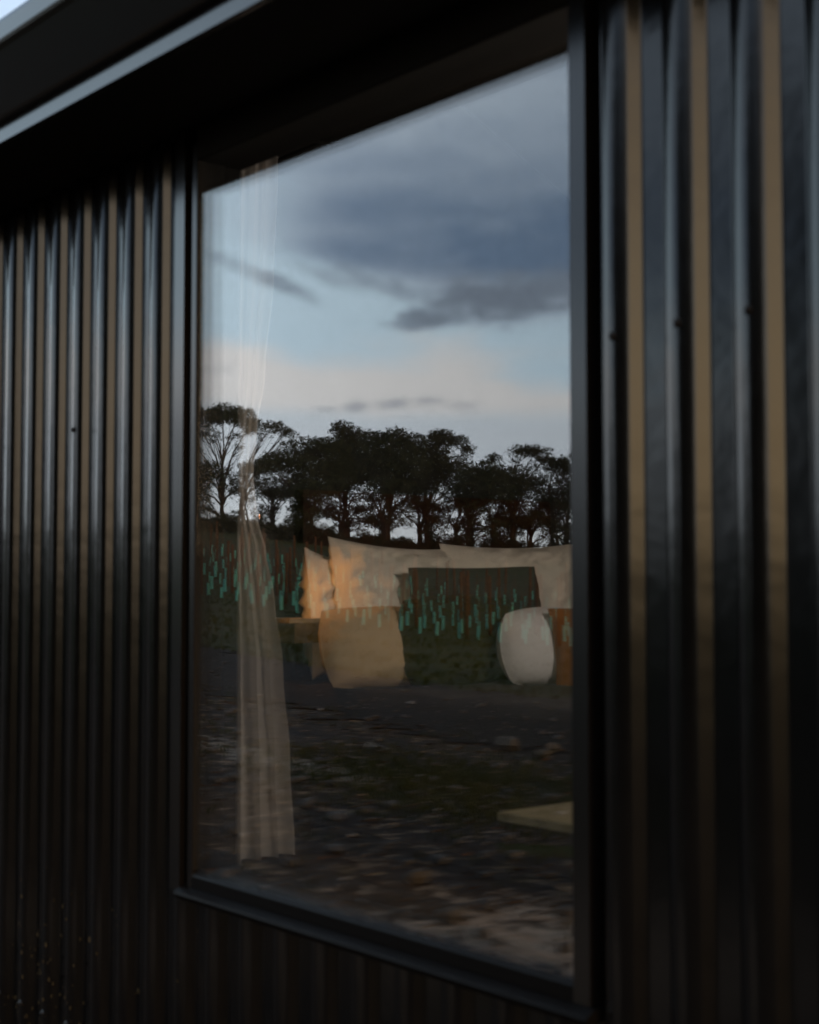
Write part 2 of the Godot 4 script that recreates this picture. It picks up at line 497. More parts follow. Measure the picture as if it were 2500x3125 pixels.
func make_ground() -> void:
	var xs := PackedFloat32Array([-900, -600, -400, -280, -200, -160, -140])
	xs.append_array(steps(-130, 20, 2.5))
	xs.append_array(PackedFloat32Array([30, 45, 70, 110, 170, 260, 400, 600, 900]))
	var zs := PackedFloat32Array([-900, -600, -400, -250, -150, -90, -50, -30, -15, -8])
	zs.append_array(steps(-5, 130, 2.0))
	zs.append_array(PackedFloat32Array([140, 160, 200, 280, 400, 600, 900]))
	structure("ground", sheet(xs, zs, -0.012), M.ground)
	# dirt yard in front of the cabin
	var m := mat(Color.WHITE, 0.92, 0.25)
	m.albedo_texture = yard_texture(-32, 0.05, 38, 8.2)
	m.heightmap_enabled = true
	m.heightmap_texture = tex_noise(1024, 0.06, 5, 85, [Color.BLACK, Color.WHITE])
	m.heightmap_scale = 4.0
	structure("dirt_yard", sheet(steps(-32, 6, 0.4), steps(0.05, 8.25, 0.25), 0.018, -32, 0.05, 38, 8.2, 0.010), m)
	structure("gravel_track", sheet(steps(-70, 30, 0.2), steps(7.5, 12.2, 0.45), 0.030, 0, 0, 1, 1, 0.010, 0.8), M.track)
	# loose stones of the track and yard
	var xf := []
	var cs := []
	for k in 5200:
		var x := rng.randf_range(-30, 1)
		var z := rng.randf_range(1.6, 12.4) if k % 3 else rng.randf_range(1.6, 5.5)
		if k % 3 == 0:
			x = rng.randf_range(-14, -1)
		var sz := rng.randf_range(0.012, 0.045) if rng.randf() < 0.9 else rng.randf_range(0.05, 0.11)
		var b := Basis(Vector3.UP, rng.randf() * TAU) * Basis(Vector3.RIGHT, rng.randf_range(-0.4, 0.4))
		xf.append(Transform3D(b.scaled(Vector3(sz * rng.randf_range(0.8, 1.6), sz, sz)), on_ground(x, z) + Vector3(0, 0.04, 0)))
		var v := rng.randf_range(0.05, 0.11)
		if rng.randf() < 0.05:
			v = rng.randf_range(0.15, 0.3)
		cs.append(Color(v * 1.04, v, v * 0.92))
	scatter("loose_gravel", "loose grey stones scattered over the dirt yard and track", "gravel", pebble_mesh(5), M.stone, xf, cs)
	# fallen leaves and bark chips
	var s := st_new()
	s.set_smooth_group(-1)
	quad(s, Vector3(-0.5, 0, 0), Vector3(0, 0.10, -0.22), Vector3(0.5, 0.02, 0), Vector3(0, 0.12, 0.2))
	var lf := done(s)
	xf = []
	cs = []
	for k in 2200:
		var x := rng.randf_range(-16, -1)
		var z := rng.randf_range(1.6, 8.0)
		var b := Basis(Vector3.UP, rng.randf() * TAU) * Basis(Vector3.RIGHT, rng.randf_range(-0.5, 0.5))
		xf.append(Transform3D(b.scaled(Vector3.ONE * rng.randf_range(0.03, 0.10)), on_ground(x, z) + Vector3(0, 0.035, 0)))
		var t := rng.randf()
		cs.append(Color(0.05, 0.03, 0.016).lerp(Color(0.12, 0.055, 0.022), t * t) if rng.randf() < 0.85 else Color(0.22, 0.18, 0.12))
	scatter("leaf_litter", "brown fallen leaves and bark chips littering the yard", "leaf litter", lf, M.leaf_litter, xf, cs)
	# grass: a blade tuft
	s = st_new()
	s.set_smooth_group(-1)
	for k in 7:
		var a := TAU * k / 7.0 + 0.3 * (k % 3)
		var lean := 0.25 + 0.12 * (k % 4)
		var d := Vector3(cos(a), 0, sin(a))
		var w := Vector3(-d.z, 0, d.x) * 0.035
		var mid := d * lean * 0.45 + Vector3(0, 0.6, 0)
		var tip := d * lean + Vector3(0, 0.85 + 0.05 * (k % 3), 0)
		quad(s, -w, -w * 0.8 + mid, w * 0.8 + mid, w)
		for p: Vector3 in [mid - w * 0.8, tip, mid + w * 0.8]:
			s.add_vertex(p)
	var tuft := done(s)
	xf = []
	cs = []
	var gn := noise(0.25, 3, 90)
	for k in 26000:
		var x := 0.0
		var z := 0.0
		if k < 20000:
			x = rng.randf_range(-60, -8)
			z = 12.0 + pow(rng.randf(), 1.3) * 34.0
		elif k < 24500:
			x = rng.randfn(-7.4, 1.6)
			z = rng.randfn(5.4, 0.7)
		else:
			x = rng.randf_range(-20, -2)
			z = rng.randf_range(2.0, 8.0)
		var dens := gn.get_noise_2d(x, z)
		if dens < -0.05 - (0.2 if k >= 20000 else 0.0) and rng.randf() < 0.8:
			continue
		var hgt := rng.randf_range(0.06, 0.16) if k < 20000 else rng.randf_range(0.025, 0.07)
		var b := Basis(Vector3.UP, rng.randf() * TAU)
		xf.append(Transform3D(b.scaled(Vector3(hgt * 1.3, hgt, hgt * 1.3)), on_ground(x, z) + Vector3(0, 0.02 if k >= 20000 else -0.012, 0)))
		cs.append(Color(0.030, 0.046, 0.010).lerp(Color(0.085, 0.085, 0.022), rng.randf() * smooth(-0.3, 0.5, gn.get_noise_2d(x * 2.0 + 50.0, z * 2.0))))
	scatter("grass", "short dull green grass along the vineyard edge and yard", "grass", tuft, M.grass, xf, cs)
	# a few rocks that can be told apart, heaped beside the track
	var spots := [[-9.75, 7.35, 0.20], [-9.45, 7.62, 0.15], [-9.2, 7.25, 0.12], [-10.1, 7.6, 0.13], [-9.0, 7.7, 0.17], [-8.75, 6.6, 0.10], [-5.6, 2.75, 0.11], [-4.9, 2.35, 0.10]]
	var names := ["largest pale rock in the heap beside the gravel track", "dark rock leaning behind the largest rock of the heap", "small rock at the near side of the heap by the track",
		"flat rock at the far end of the heap by the track", "blunt grey rock on the vineyard side of the heap", "lone rock in the weedy patch before the heap",
		"flat pale stone pressed into the dirt near the window", "pale stone at the edge of the chalky rubble"]
	for k in spots.size():
		var q: Array = spots[k]
		var o := MeshInstance3D.new()
		o.name = numbered("rock")
		o.mesh = pebble_mesh(100 + k, 0.75)
		o.material_override = M.rock
		add_child(o)
		o.position = on_ground(q[0], q[1]) + Vector3(0, 0.03 + q[2] * 0.25, 0)
		o.rotation.y = k * 1.3
		o.scale = Vector3(q[2] * 1.4, q[2], q[2])
		o.set_meta("label", names[k])
		o.set_meta("category", "rock")
		o.set_meta("group", "rocks lying in the yard")
	s = st_new()
	s.set_smooth_group(-1)
	quad(s, Vector3(-0.12, 0.0, -0.05), Vector3(-0.02, 0.07, -0.08), Vector3(0.1, 0.03, -0.02), Vector3(0.0, 0.0, 0.07))
	quad(s, Vector3(0.1, 0.03, -0.02), Vector3(0.16, 0.005, 0.03), Vector3(0.08, 0.0, 0.09), Vector3(0.0, 0.0, 0.07))
	var scrap := MeshInstance3D.new()
	scrap.name = "paper_scrap"
	scrap.mesh = done(s)
	scrap.material_override = M.scrap
	add_child(scrap)
	scrap.position = on_ground(-10.1, 6.08) + Vector3(0, 0.035, 0)
	scrap.set_meta("label", "crumpled white scrap lying on the dirt yard before the track")
	scrap.set_meta("category", "litter")

# ------------------------------------------------------------------ trees
const TREES := [
	["umbrella", -110.4, 68.6, [[-1.48, 10.08, 1.19, 0.68, 1], [0.0, 10.29, 1.27, 0.64, 1], [1.48, 9.87, 1.19, 0.68, 1], [2.54, 9.15, 0.76, 0.59, 1], [-1.91, 8.6, 0.85, 0.59, 0.7], [-0.64, 8.05, 0.93, 0.51, 0.35], [0.85, 8.38, 0.93, 0.42, 0.4], [-2.12, 6.9, 0.68, 0.51, 0.4], [1.27, 7.33, 0.59, 0.42, 0.3], [-1.27, 4.79, 1.19, 0.93, 0.9], [-2.12, 3.3, 1.02, 1.1, 0.9], [0.0, 5.0, 0.85, 0.51, 0.5], [-1.69, 1.82, 1.02, 0.76, 0.5]]],
	["sparse", -115.1, 73.9, [[2.59, 9.64, 0.98, 0.4, 0.9], [3.93, 9.15, 0.62, 0.36, 0.9], [1.92, 8.7, 0.71, 0.45, 0.3], [3.48, 8.03, 0.8, 0.36, 0.3], [2.59, 6.92, 1.12, 0.31, 0.35], [1.03, 5.58, 1.34, 0.62, 0.9], [1.47, 4.02, 1.25, 0.36, 0.4], [-0.54, 4.69, 0.8, 0.54, 0.6]]],
	["spreading", -103.3, 72.4, [[-1.65, 6.91, 1.65, 0.62, 1], [-3.1, 6.29, 1.24, 0.54, 1], [0.41, 8.03, 1.86, 0.74, 1], [2.07, 7.53, 1.65, 1.16, 1], [0.0, 6.16, 2.07, 0.83, 1], [2.48, 5.46, 1.65, 1.24, 1], [-1.65, 5.05, 1.03, 0.41, 0.8], [0.83, 4.22, 1.65, 0.83, 0.9], [0.0, 2.36, 1.24, 0.74, 0.8], [-0.74, 1.12, 0.91, 0.83, 0.9]]],
	["tall", -106.7, 79.2, [[-0.09, 10.48, 0.87, 0.57, 1], [1.0, 9.52, 1.48, 0.87, 1], [0.13, 8.56, 1.53, 1.09, 1], [1.75, 7.42, 1.75, 1.53, 1], [0.35, 6.24, 1.75, 1.22, 1], [-0.96, 4.93, 1.09, 0.7, 0.6], [1.66, 4.06, 1.53, 0.61, 0.4], [-0.96, 2.97, 1.31, 0.61, 0.4], [1.0, 2.1, 1.53, 0.61, 0.35]]],
	["tall", -99.5, 78.6, [[-1.04, 9.88, 1.0, 0.54, 1], [0.83, 9.88, 1.17, 0.67, 1], [2.29, 9.17, 1.0, 0.83, 1], [0.21, 8.55, 2.08, 1.08, 1], [-1.04, 7.09, 1.88, 1.25, 1], [1.46, 7.09, 1.88, 1.46, 1], [0.21, 5.42, 1.67, 0.75, 0.8], [2.29, 4.79, 1.17, 0.63, 0.5], [-1.04, 3.54, 1.25, 0.58, 0.4], [1.04, 2.29, 1.25, 0.58, 0.4]]],
	["leaning", -100.9, 84.6, [[1.21, 10.44, 0.95, 0.52, 1], [2.51, 9.96, 0.95, 0.43, 1], [3.64, 9.36, 0.52, 0.39, 1], [0.56, 9.53, 1.21, 0.95, 1], [0.13, 7.88, 1.73, 1.3, 1], [2.08, 7.45, 1.73, 1.0, 1], [-0.09, 6.15, 1.52, 0.87, 0.9], [2.51, 5.98, 1.3, 0.56, 0.7], [-0.09, 4.12, 1.47, 0.61, 0.4], [1.43, 2.6, 1.39, 0.69, 0.4]]],
	["broad", -93.3, 82.9, [[0.33, 6.57, 1.64, 0.9, 1], [1.56, 7.18, 1.35, 0.9, 1], [2.05, 8.62, 0.53, 0.33, 0.9], [-0.29, 5.34, 1.85, 0.74, 1], [1.97, 5.66, 1.64, 0.82, 1], [0.33, 4.1, 1.44, 0.57, 0.6], [1.56, 2.67, 1.4, 0.66, 0.6], [-0.7, 1.64, 1.23, 0.66, 0.5]]],
	["airy", -95.2, 89.9, [[0.77, 9.42, 1.03, 0.39, 0.9], [1.98, 9.46, 1.12, 0.39, 0.9], [2.84, 8.81, 0.69, 0.39, 0.8], [0.43, 8.6, 0.6, 0.56, 0.35], [1.72, 8.17, 1.07, 0.56, 0.25], [-0.43, 6.88, 1.72, 0.86, 1], [1.29, 6.32, 1.72, 0.73, 1], [-0.09, 5.16, 1.5, 0.69, 0.9], [1.63, 3.31, 1.46, 0.77, 0.6], [-0.3, 2.02, 1.29, 0.77, 0.6]]],
	["airy", -95.7, 95.6, [[0.18, 8.28, 1.15, 0.62, 0.9], [1.33, 7.84, 1.06, 1.06, 0.9], [-0.71, 7.31, 1.11, 0.58, 0.35], [0.75, 5.89, 1.33, 0.71, 0.9], [1.51, 3.99, 1.15, 0.8, 0.5], [-0.71, 5.01, 1.33, 0.53, 0.6], [0.09, 2.44, 1.24, 0.71, 0.5]]],
	["tall", -88.9, 94.4, [[-0.93, 9.1, 1.19, 0.64, 1], [0.55, 9.53, 1.27, 0.68, 1], [0.0, 7.62, 1.91, 1.27, 1], [-0.93, 5.72, 1.69, 0.93, 0.8], [0.76, 5.72, 1.52, 0.93, 0.8], [-0.08, 3.6, 1.52, 0.76, 0.5]]],
	["tall", -113.3, 65.1, [[-0.93, 8.77, 1.27, 0.59, 1], [0.68, 9.19, 1.27, 0.64, 1], [-0.17, 7.28, 1.91, 1.19, 1], [-0.72, 5.17, 1.69, 1.02, 0.8], [0.76, 4.74, 1.44, 0.85, 0.8], [-0.08, 2.63, 1.36, 0.76, 0.5]]],
]
const TREE_LABELS := [
	"flat-topped umbrella-crowned tree on slim forked trunks, leftmost in the mirrored row",
	"thin see-through tree leaning beside the umbrella-crowned tree",
	"low spreading dark tree whose crown slopes down to the gap with bare trunks",
	"tall dense tree with a small knob of foliage on top, beside the spreading tree",
	"tall broad dark tree in the middle of the mirrored row",
	"tall tree with a branch reaching out sideways over the dip in the row",
	"rounded lower tree standing in the dip right of the overhanging branch",
	"tree with a lacy dome of twigs above a dark lower crown",
	"rightmost mirrored tree, cut by the window frame",
	"dense dark tree continuing the row beyond the window frame",
	"dense dark tree continuing the row before the umbrella-crowned tree",
]

func leaf_cloud(out: PackedVector3Array, c: Vector3, r: Vector3, count: int, size: float, axis: Vector3) -> void:
	# clustered sprigs: each sprig is a handful of slim leaf blades round one point
	var sprigs := maxi(1, count / 7)
	for k in sprigs:
		var p := Vector3(rng.randfn(), rng.randfn(), rng.randfn()).normalized() * pow(rng.randf(), 0.42) * (1.0 + 0.35 * pow(rng.randf(), 4.0))
		p = Vector3(p.x * r.x, p.y * r.y, p.z * r.z)
		var at := c + axis * p.x + Vector3(0, p.y, 0) + axis.cross(Vector3.UP) * p.z
		for m in 7:
			var d := Vector3(rng.randfn(), rng.randfn() * 0.8 + 0.25, rng.randfn()).normalized()
			var w := d.cross(Vector3(rng.randfn(), rng.randfn(), rng.randfn())).normalized()
			var q := at + d * rng.randf() * size * 0.9
			var l := size * rng.randf_range(0.7, 1.4)
			out.append(q - w * l * 0.20)
			out.append(q + d * l)
			out.append(q + w * l * 0.20)

const WINDBREAK := [
	"first dark cypress of the close windbreak, at its vineyard end", "second dark cypress of the close windbreak across the track", "third dark cypress of the close windbreak across the track",
	"middle dark cypress of the close windbreak across the track", "fifth dark cypress of the close windbreak across the track", "sixth dark cypress of the close windbreak across the track",
	"last dark cypress of the close windbreak, nearest the camera",
]
const BACK_LABELS := [
	"dim half-hidden tree behind the umbrella-crowned tree", "dim tree behind the thin see-through tree", "dim low tree behind the spreading tree's left side",
	"dim tree behind the spreading tree's trunk", "dim tree filling the gap behind the knob-topped tree", "dim tree behind the broad middle tree",
	"dim tree behind the tree with the overhanging branch", "dim tree in the gap behind the rounded lower tree", "dim tree behind the lacy domed tree", "dim tree behind the rightmost mirrored tree",
]

func build_tree(idx: int) -> void:
	var T: Array = TREES[idx]
	grow_tree(T[0], Vector3(T[1], 0, T[2]), T[3], TREE_LABELS[idx], idx)

func grow_tree(kind: String, where: Vector3, blobs: Array, label: String, idx: int) -> void:
	var axis := Vector3(cos(deg_to_rad(YAW)), 0, sin(deg_to_rad(YAW)))
	var t := thing("tree", label, "tree", on_ground(where.x, where.z) + Vector3(0, -0.1, 0), "trees in the row behind the vineyard")
	var leaves := PackedVector3Array()
	var ts := st_new()
	var ls := st_new()
	var deep := axis.cross(Vector3.UP)
	var top := 0.0
	for b: Array in blobs:
		top = maxf(top, b[1])
	var fork := top * (0.2 if kind in ["umbrella", "sparse", "airy"] else 0.3)
	var lean := axis * rng.randf_range(-0.25, 0.25)
	var pts := PackedVector3Array()
	var rad := PackedFloat32Array()
	for k in 6:
		var f := k / 5.0
		pts.append(lean * f * f + axis * rng.randf_range(-0.05, 0.05) + deep * rng.randf_range(-0.05, 0.05) + Vector3(0, fork * f, 0))
		rad.append(lerpf(0.26, 0.17, f))
	tube(ts, pts, rad, 7)
	var start := pts[5]
	blobs = blobs.duplicate()
	for m in 4:
		blobs.append([rng.randf_range(-1.8, 1.8), rng.randf_range(0.9, 4.8), rng.randf_range(0.5, 1.0), rng.randf_range(0.35, 0.9), 0.42])
	for m in 3:
		# extra slim stems rising from the foot
		var foot := axis * rng.randf_range(-0.5, 0.5) + deep * rng.randf_range(-0.5, 0.5)
		var sp2 := PackedVector3Array()
		var sr2 := PackedFloat32Array()
		var reach := axis * rng.randf_range(-1.7, 1.7) + Vector3(0, top * rng.randf_range(0.45, 0.75), 0)
		for k in 7:
			var f := k / 6.0
			sp2.append(foot * (1.0 - f) + reach * f - axis * reach.dot(axis) * 0.35 * sin(f * PI) + axis * rng.randf_range(-0.06, 0.06))
			sr2.append(lerpf(0.11, 0.035, f))
		tube(ts, sp2, sr2, 6)
		for k in 5:
			var a0 := sp2[rng.randi_range(2, 5)]
			var e0 := a0 + axis * rng.randf_range(-1.1, 1.1) + Vector3(0, rng.randf_range(0.4, 1.5), 0) + deep * rng.randf_range(-0.4, 0.4)
			tube(ls, PackedVector3Array([a0, a0.lerp(e0, 0.5) + Vector3(0.08, 0.12, 0.05), e0]), PackedFloat32Array([0.03, 0.022, 0.008]), 4)
	for b: Array in blobs:
		var dz := rng.randf_range(-1.5, 1.5)
		var c: Vector3 = axis * float(b[0]) + Vector3(0, b[1], 0) + deep * dz
		var s0: Vector3 = start if b[1] > fork + 0.8 else Vector3(0, b[1] * 0.4, 0)
		# limb to the clump, with a few twigs
		var lp := PackedVector3Array()
		var lr := PackedFloat32Array()
		for k in 6:
			var f := k / 5.0
			var up := s0.lerp(c, f)
			var bow := sin(f * PI) * 0.12 * s0.distance_to(c)
			up += Vector3(0, bow * 0.5, 0) - axis * signf(b[0]) * bow * 0.6
			up += axis * rng.randf_range(-0.1, 0.1) + deep * rng.randf_range(-0.1, 0.1)
			lp.append(up)
			lr.append(lerpf(0.11, 0.03, f))
		tube(ls, lp, lr, 5)
		for k in 9:
			var a := lp[rng.randi_range(2, 5)]
			var e: Vector3 = c + axis * rng.randf_range(-1.0, 1.0) * b[2] + Vector3(0, rng.randf_range(-0.6, 0.9) * b[3], 0) + deep * rng.randf_range(-0.8, 0.8)
			var mid := a.lerp(e, 0.5) + Vector3(rng.randf_range(-0.15, 0.15), rng.randf_range(-0.1, 0.2), rng.randf_range(-0.15, 0.15))
			tube(ls, PackedVector3Array([a, mid, e]), PackedFloat32Array([0.028, 0.02, 0.009]), 4)
		var area: float = PI * b[2] * b[3]
		var dens: float = b[4]
		var grow := 1.28 if dens > 0.75 else 1.1
		leaf_cloud(leaves, c, Vector3(b[2] * grow, b[3] * grow, maxf(b[2], 0.9)), int(area * (900.0 if dens > 0.75 else 420.0) * dens), 0.20, axis)
	part("trunk", done(ts), M.bark, t)
	part("limbs", done(ls), M.bark, t)
	part("crown", triangles(leaves), M.foliage if idx % 2 == 0 else M.foliage2, t)

func make_trees() -> void:
	for k in TREES.size():
		build_tree(k)
	for k in 10:
		var f := k / 9.0
		var base := Vector3(-119.0, 0, 80.0).lerp(Vector3(-97.0, 0, 104.0), f)
		var bl := []
		for m in 6:
			bl.append([rng.randf_range(-1.7, 1.7), rng.randf_range(2.2, 6.4 - 1.2 * absf(f - 0.5)), rng.randf_range(0.8, 1.5), rng.randf_range(0.4, 0.8), 0.8 if m < 3 else 0.45])
		grow_tree("tall", base, bl, BACK_LABELS[k], k)
	# a close windbreak across the track, seen only as the dark bars mirrored in the ribs
	for k in 7:
		var wt := thing("windbreak_tree", WINDBREAK[k], "tree", on_ground(-12.4 + k * 1.95, 15.6 + 0.5 * (k % 2)), "windbreak trees across the track")
		var wl := PackedVector3Array()
		for m in 16:
			var hy := 0.5 + 7.6 * m / 15.0
			leaf_cloud(wl, Vector3(rng.randf_range(-0.3, 0.3), hy, rng.randf_range(-0.3, 0.3)), Vector3(1.5 * (1.06 - m / 17.0) + 0.25, 0.6, 1.5 * (1.06 - m / 17.0) + 0.25), 420, 0.34, Vector3.RIGHT)
		var wst := st_new()
		tube(wst, PackedVector3Array([Vector3(0, -0.1, 0), Vector3(0.05, 4, 0), Vector3(0, 8, 0)]), PackedFloat32Array([0.16, 0.1, 0.02]), 7)
		part("trunk", done(wst), M.bark, wt)
		part("crown", triangles(wl), M.foliage, wt)
	# low scrub at the foot of the row
	var axis := Vector3(cos(deg_to_rad(YAW)), 0, sin(deg_to_rad(YAW)))
	var scrubs := [[-103.5, 58.0], [-101.6, 60.6], [-100.0, 62.0], [-98.6, 63.6], [-97.0, 65.2], [-95.6, 67.0], [-94.2, 68.2], [-92.6, 70.0], [-91.3, 71.6], [-90.0, 73.4], [-88.4, 75.0], [-87.0, 76.6], [-85.6, 78.2], [-84.2, 79.8], [-82.8, 81.6], [-81.4, 83.4], [-80.0, 85.2]]
	for k in scrubs.size():
		var t := thing("scrub_bush", "%s low scrub bush from the left at the foot of the tree row" % nth(k + 1), "bush", on_ground(scrubs[k][0], scrubs[k][1]), "scrub bushes below the tree row")
		var lv := PackedVector3Array()
		var hh := rng.randf_range(1.0, 1.7) + (0.5 if k > 9 else 0.0)
		for m in 4:
			leaf_cloud(lv, axis * rng.randf_range(-1.2, 1.2) + Vector3(0, hh * rng.randf_range(0.3, 0.75), 0), Vector3(1.1, hh * 0.42, 0.9), 700, 0.2, axis)
		var s := st_new()
		for m in 3:
			var e := axis * rng.randf_range(-0.8, 0.8) + Vector3(0, hh * 0.7, 0)
			tube(s, PackedVector3Array([Vector3(0, -0.1, 0), e * 0.5 + Vector3(0.05, 0.1, 0), e]), PackedFloat32Array([0.05, 0.035, 0.012]), 5)
		part("stem", done(s), M.bark, t)
		part("foliage", triangles(lv), M.scrub, t)
	# two far yard lamps
	var lamps := [[Vector3(-133.3, 0, 88.1), 7.2, "far warm yard lamp glowing low between the bare left trunks"], [Vector3(-104.6, 0, 107.4), 6.1, "far warm yard lamp glowing beside the right window frame"]]
	for q: Array in lamps:
		var p: Vector3 = q[0]
		p.y = ground_y(p.x, p.z)
		var hgt: float = maxf(q[1] - p.y, 1.2)
		var t := thing("yard_lamp", q[2], "lamp", p, "yard lamps beyond the trees")
		var s := st_new()
		tube(s, PackedVector3Array([Vector3(0, -0.2, 0), Vector3(0, hgt - 0.22, 0)]), PackedFloat32Array([0.05, 0.04]), 6)
		part("pole", done(s), M.black_metal, t)
		var b := SphereMesh.new()
		b.radius = 0.14
		b.height = 0.28
		b.radial_segments = 12
		b.rings = 6
		part("bulb", b, M.yard_bulb, t, Vector3(0, hgt, 0))
		var l := OmniLight3D.new()
		l.name = "lamp_light"
		l.light_color = Color(1, 0.62, 0.32)
		l.light_energy = 1.5
		l.light_size = 0.2
		l.omni_range = 30
		l.omni_attenuation = 2.0
		l.shadow_enabled = true
		t.add_child(l)
		l.position = Vector3(0, hgt, 0)

# ------------------------------------------------------------------ vineyard
func nth(n: int) -> String:
	var first := ["first", "second", "third", "fourth", "fifth", "sixth", "seventh", "eighth", "ninth", "tenth"]
	return first[n - 1] if n <= 10 else "%d%s" % [n, "st" if n % 10 == 1 and n > 20 else "nd" if n % 10 == 2 and n > 20 else "rd" if n % 10 == 3 and n > 20 else "th"]

func make_vineyard() -> void:
	# one guard: a square-folded teal sleeve round a young vine with a stake
	var g0 := Node3D.new()
	var s := st_new()
	s.set_smooth_group(-1)
	var w := 0.048
	var ring := [Vector3(-w, 0, -w * 0.8), Vector3(w, 0, -w), Vector3(w * 0.9, 0, w), Vector3(-w, 0, w * 0.9)]
	for k in 4:
		var a: Vector3 = ring[k]
		var b: Vector3 = ring[(k + 1) % 4]
		quad(s, a, a * 0.95 + Vector3(0, 0.5, 0), b * 0.95 + Vector3(0, 0.5, 0), b)
		quad(s, a * 0.88, b * 0.88, b * 0.83 + Vector3(0, 0.498, 0), a * 0.83 + Vector3(0, 0.498, 0))
	part("sleeve", done(s), M.guard, g0)
	s = st_new()
	tube(s, PackedVector3Array([Vector3(0.01, -0.05, 0.0), Vector3(0.0, 0.4, 0.01), Vector3(-0.02, 0.75, 0.0), Vector3(0.03, 1.02, 0.02)]), PackedFloat32Array([0.010, 0.009, 0.007, 0.004]), 5)
	tube(s, PackedVector3Array([Vector3(0.025, -0.05, 0.02), Vector3(0.03, 0.7, 0.02), Vector3(0.022, 1.38, 0.025)]), PackedFloat32Array([0.014, 0.013, 0.012]), 5)
	tube(s, PackedVector3Array([Vector3(-0.015, 0.7, 0.0), Vector3(-0.09, 0.9, 0.02), Vector3(-0.12, 1.08, 0.02)]), PackedFloat32Array([0.006, 0.005, 0.003]), 4)
	part("vine_stem", done(s), M.cane, g0)
	g0.set_meta("category", "vine guard")
	# one post
	var p0 := Node3D.new()
	s = st_new()
	tube(s, PackedVector3Array([Vector3(0, -0.3, 0), Vector3(0.005, 0.9, 0), Vector3(0, 1.78, 0.005), Vector3(0, 1.80, 0.005)]), PackedFloat32Array([0.058, 0.055, 0.052, 0.045]), 9)
	part("timber", done(s), M.post, p0)
	s = st_new()
	for y: float in [0.55, 1.05, 1.6]:
		tube(s, PackedVector3Array([Vector3(-0.03, y, -0.056), Vector3(0, y, -0.066), Vector3(0.03, y, -0.056)]), PackedFloat32Array([0.006, 0.006, 0.006]), 4)
	part("staple", done(s), M.wire, p0)
	p0.set_meta("category", "post")
	var words := ["front", "second", "third", "fourth", "fifth", "sixth", "seventh", "eighth", "ninth", "rearmost"]
	for r in 10:
		var z := 25.6 + r * 2.15
		var x1 := -(z + 2.0) * tan(deg_to_rad(43.0))
		var x0 := -(z + 2.0) * tan(deg_to_rad(59.0))
		var step := 0.88 if r < 4 else 1.25
		var x := x1 - rng.randf_range(0.0, 1.2)
		var k := 0
		var posts := 0
		while x > x0:
			var px := x + rng.randf_range(-0.1, 0.1)
			var pz := z + rng.randf_range(-0.05, 0.05)
			if true:
				var c := copy_of(g0, "vine_guard", on_ground(px, pz), rng.randf() * TAU, "%s teal vine sleeve from the right in the %s vineyard row" % [nth(k + 1), words[r]], "teal vine guards in the vineyard rows")
				var sc := rng.randf_range(0.74, 1.02)
				c.scale = Vector3(sc, sc, sc)
				c.rotation.z = rng.randf_range(-0.09, 0.09)
			if k % 4 == (r * 3) % 4:
				var c := copy_of(p0, "vineyard_post", on_ground(px - step * 0.5, z), rng.randf() * 0.3, "%s brown timber trellis post from the right in the %s vineyard row" % [nth(posts + 1), words[r]], "timber posts of the vineyard rows")
				posts += 1
				c.rotation.x = rng.randf_range(-0.025, 0.025)
				c.rotation.z = rng.randf_range(-0.03, 0.03)
			x -= step
			k += 1
		var t := thing("trellis_wire", "thin dark wires strung along the %s vineyard row" % words[r], "wire", Vector3.ZERO, "trellis wires of the vineyard")
		for y: float in [0.55, 1.05]:
			s = st_new()
			var pts := PackedVector3Array()
			var rad := PackedFloat32Array()
			var xx := x1 + 4.0
			while xx > x0 - 4.0:
				pts.append(on_ground(xx, z - 0.062) + Vector3(0, y, 0))
				rad.append(0.007)
				xx -= 2.2
			tube(s, pts, rad, 4)
			part("strand", done(s), M.wire, t)
	g0.free()
	p0.free()

# ------------------------------------------------------------------ cabin
const CREST0 := -1.774
const PITCH := 0.15
const OUT := 0.036

func rib_z(x: float) -> float:
	# trapezoid ribs with rolled corners; crest at OUT, valley at OUT - 0.017
	var u := fposmod(x - CREST0 + PITCH * 0.5, PITCH) - PITCH * 0.5
	var a := absf(u)
	if a < 0.0295:
		return -(0.03 * u + 7.5 * u * u)
	return -0.0070 - 0.0190 * clampf((a - 0.0295) / 0.0205, 0.0, 1.0)

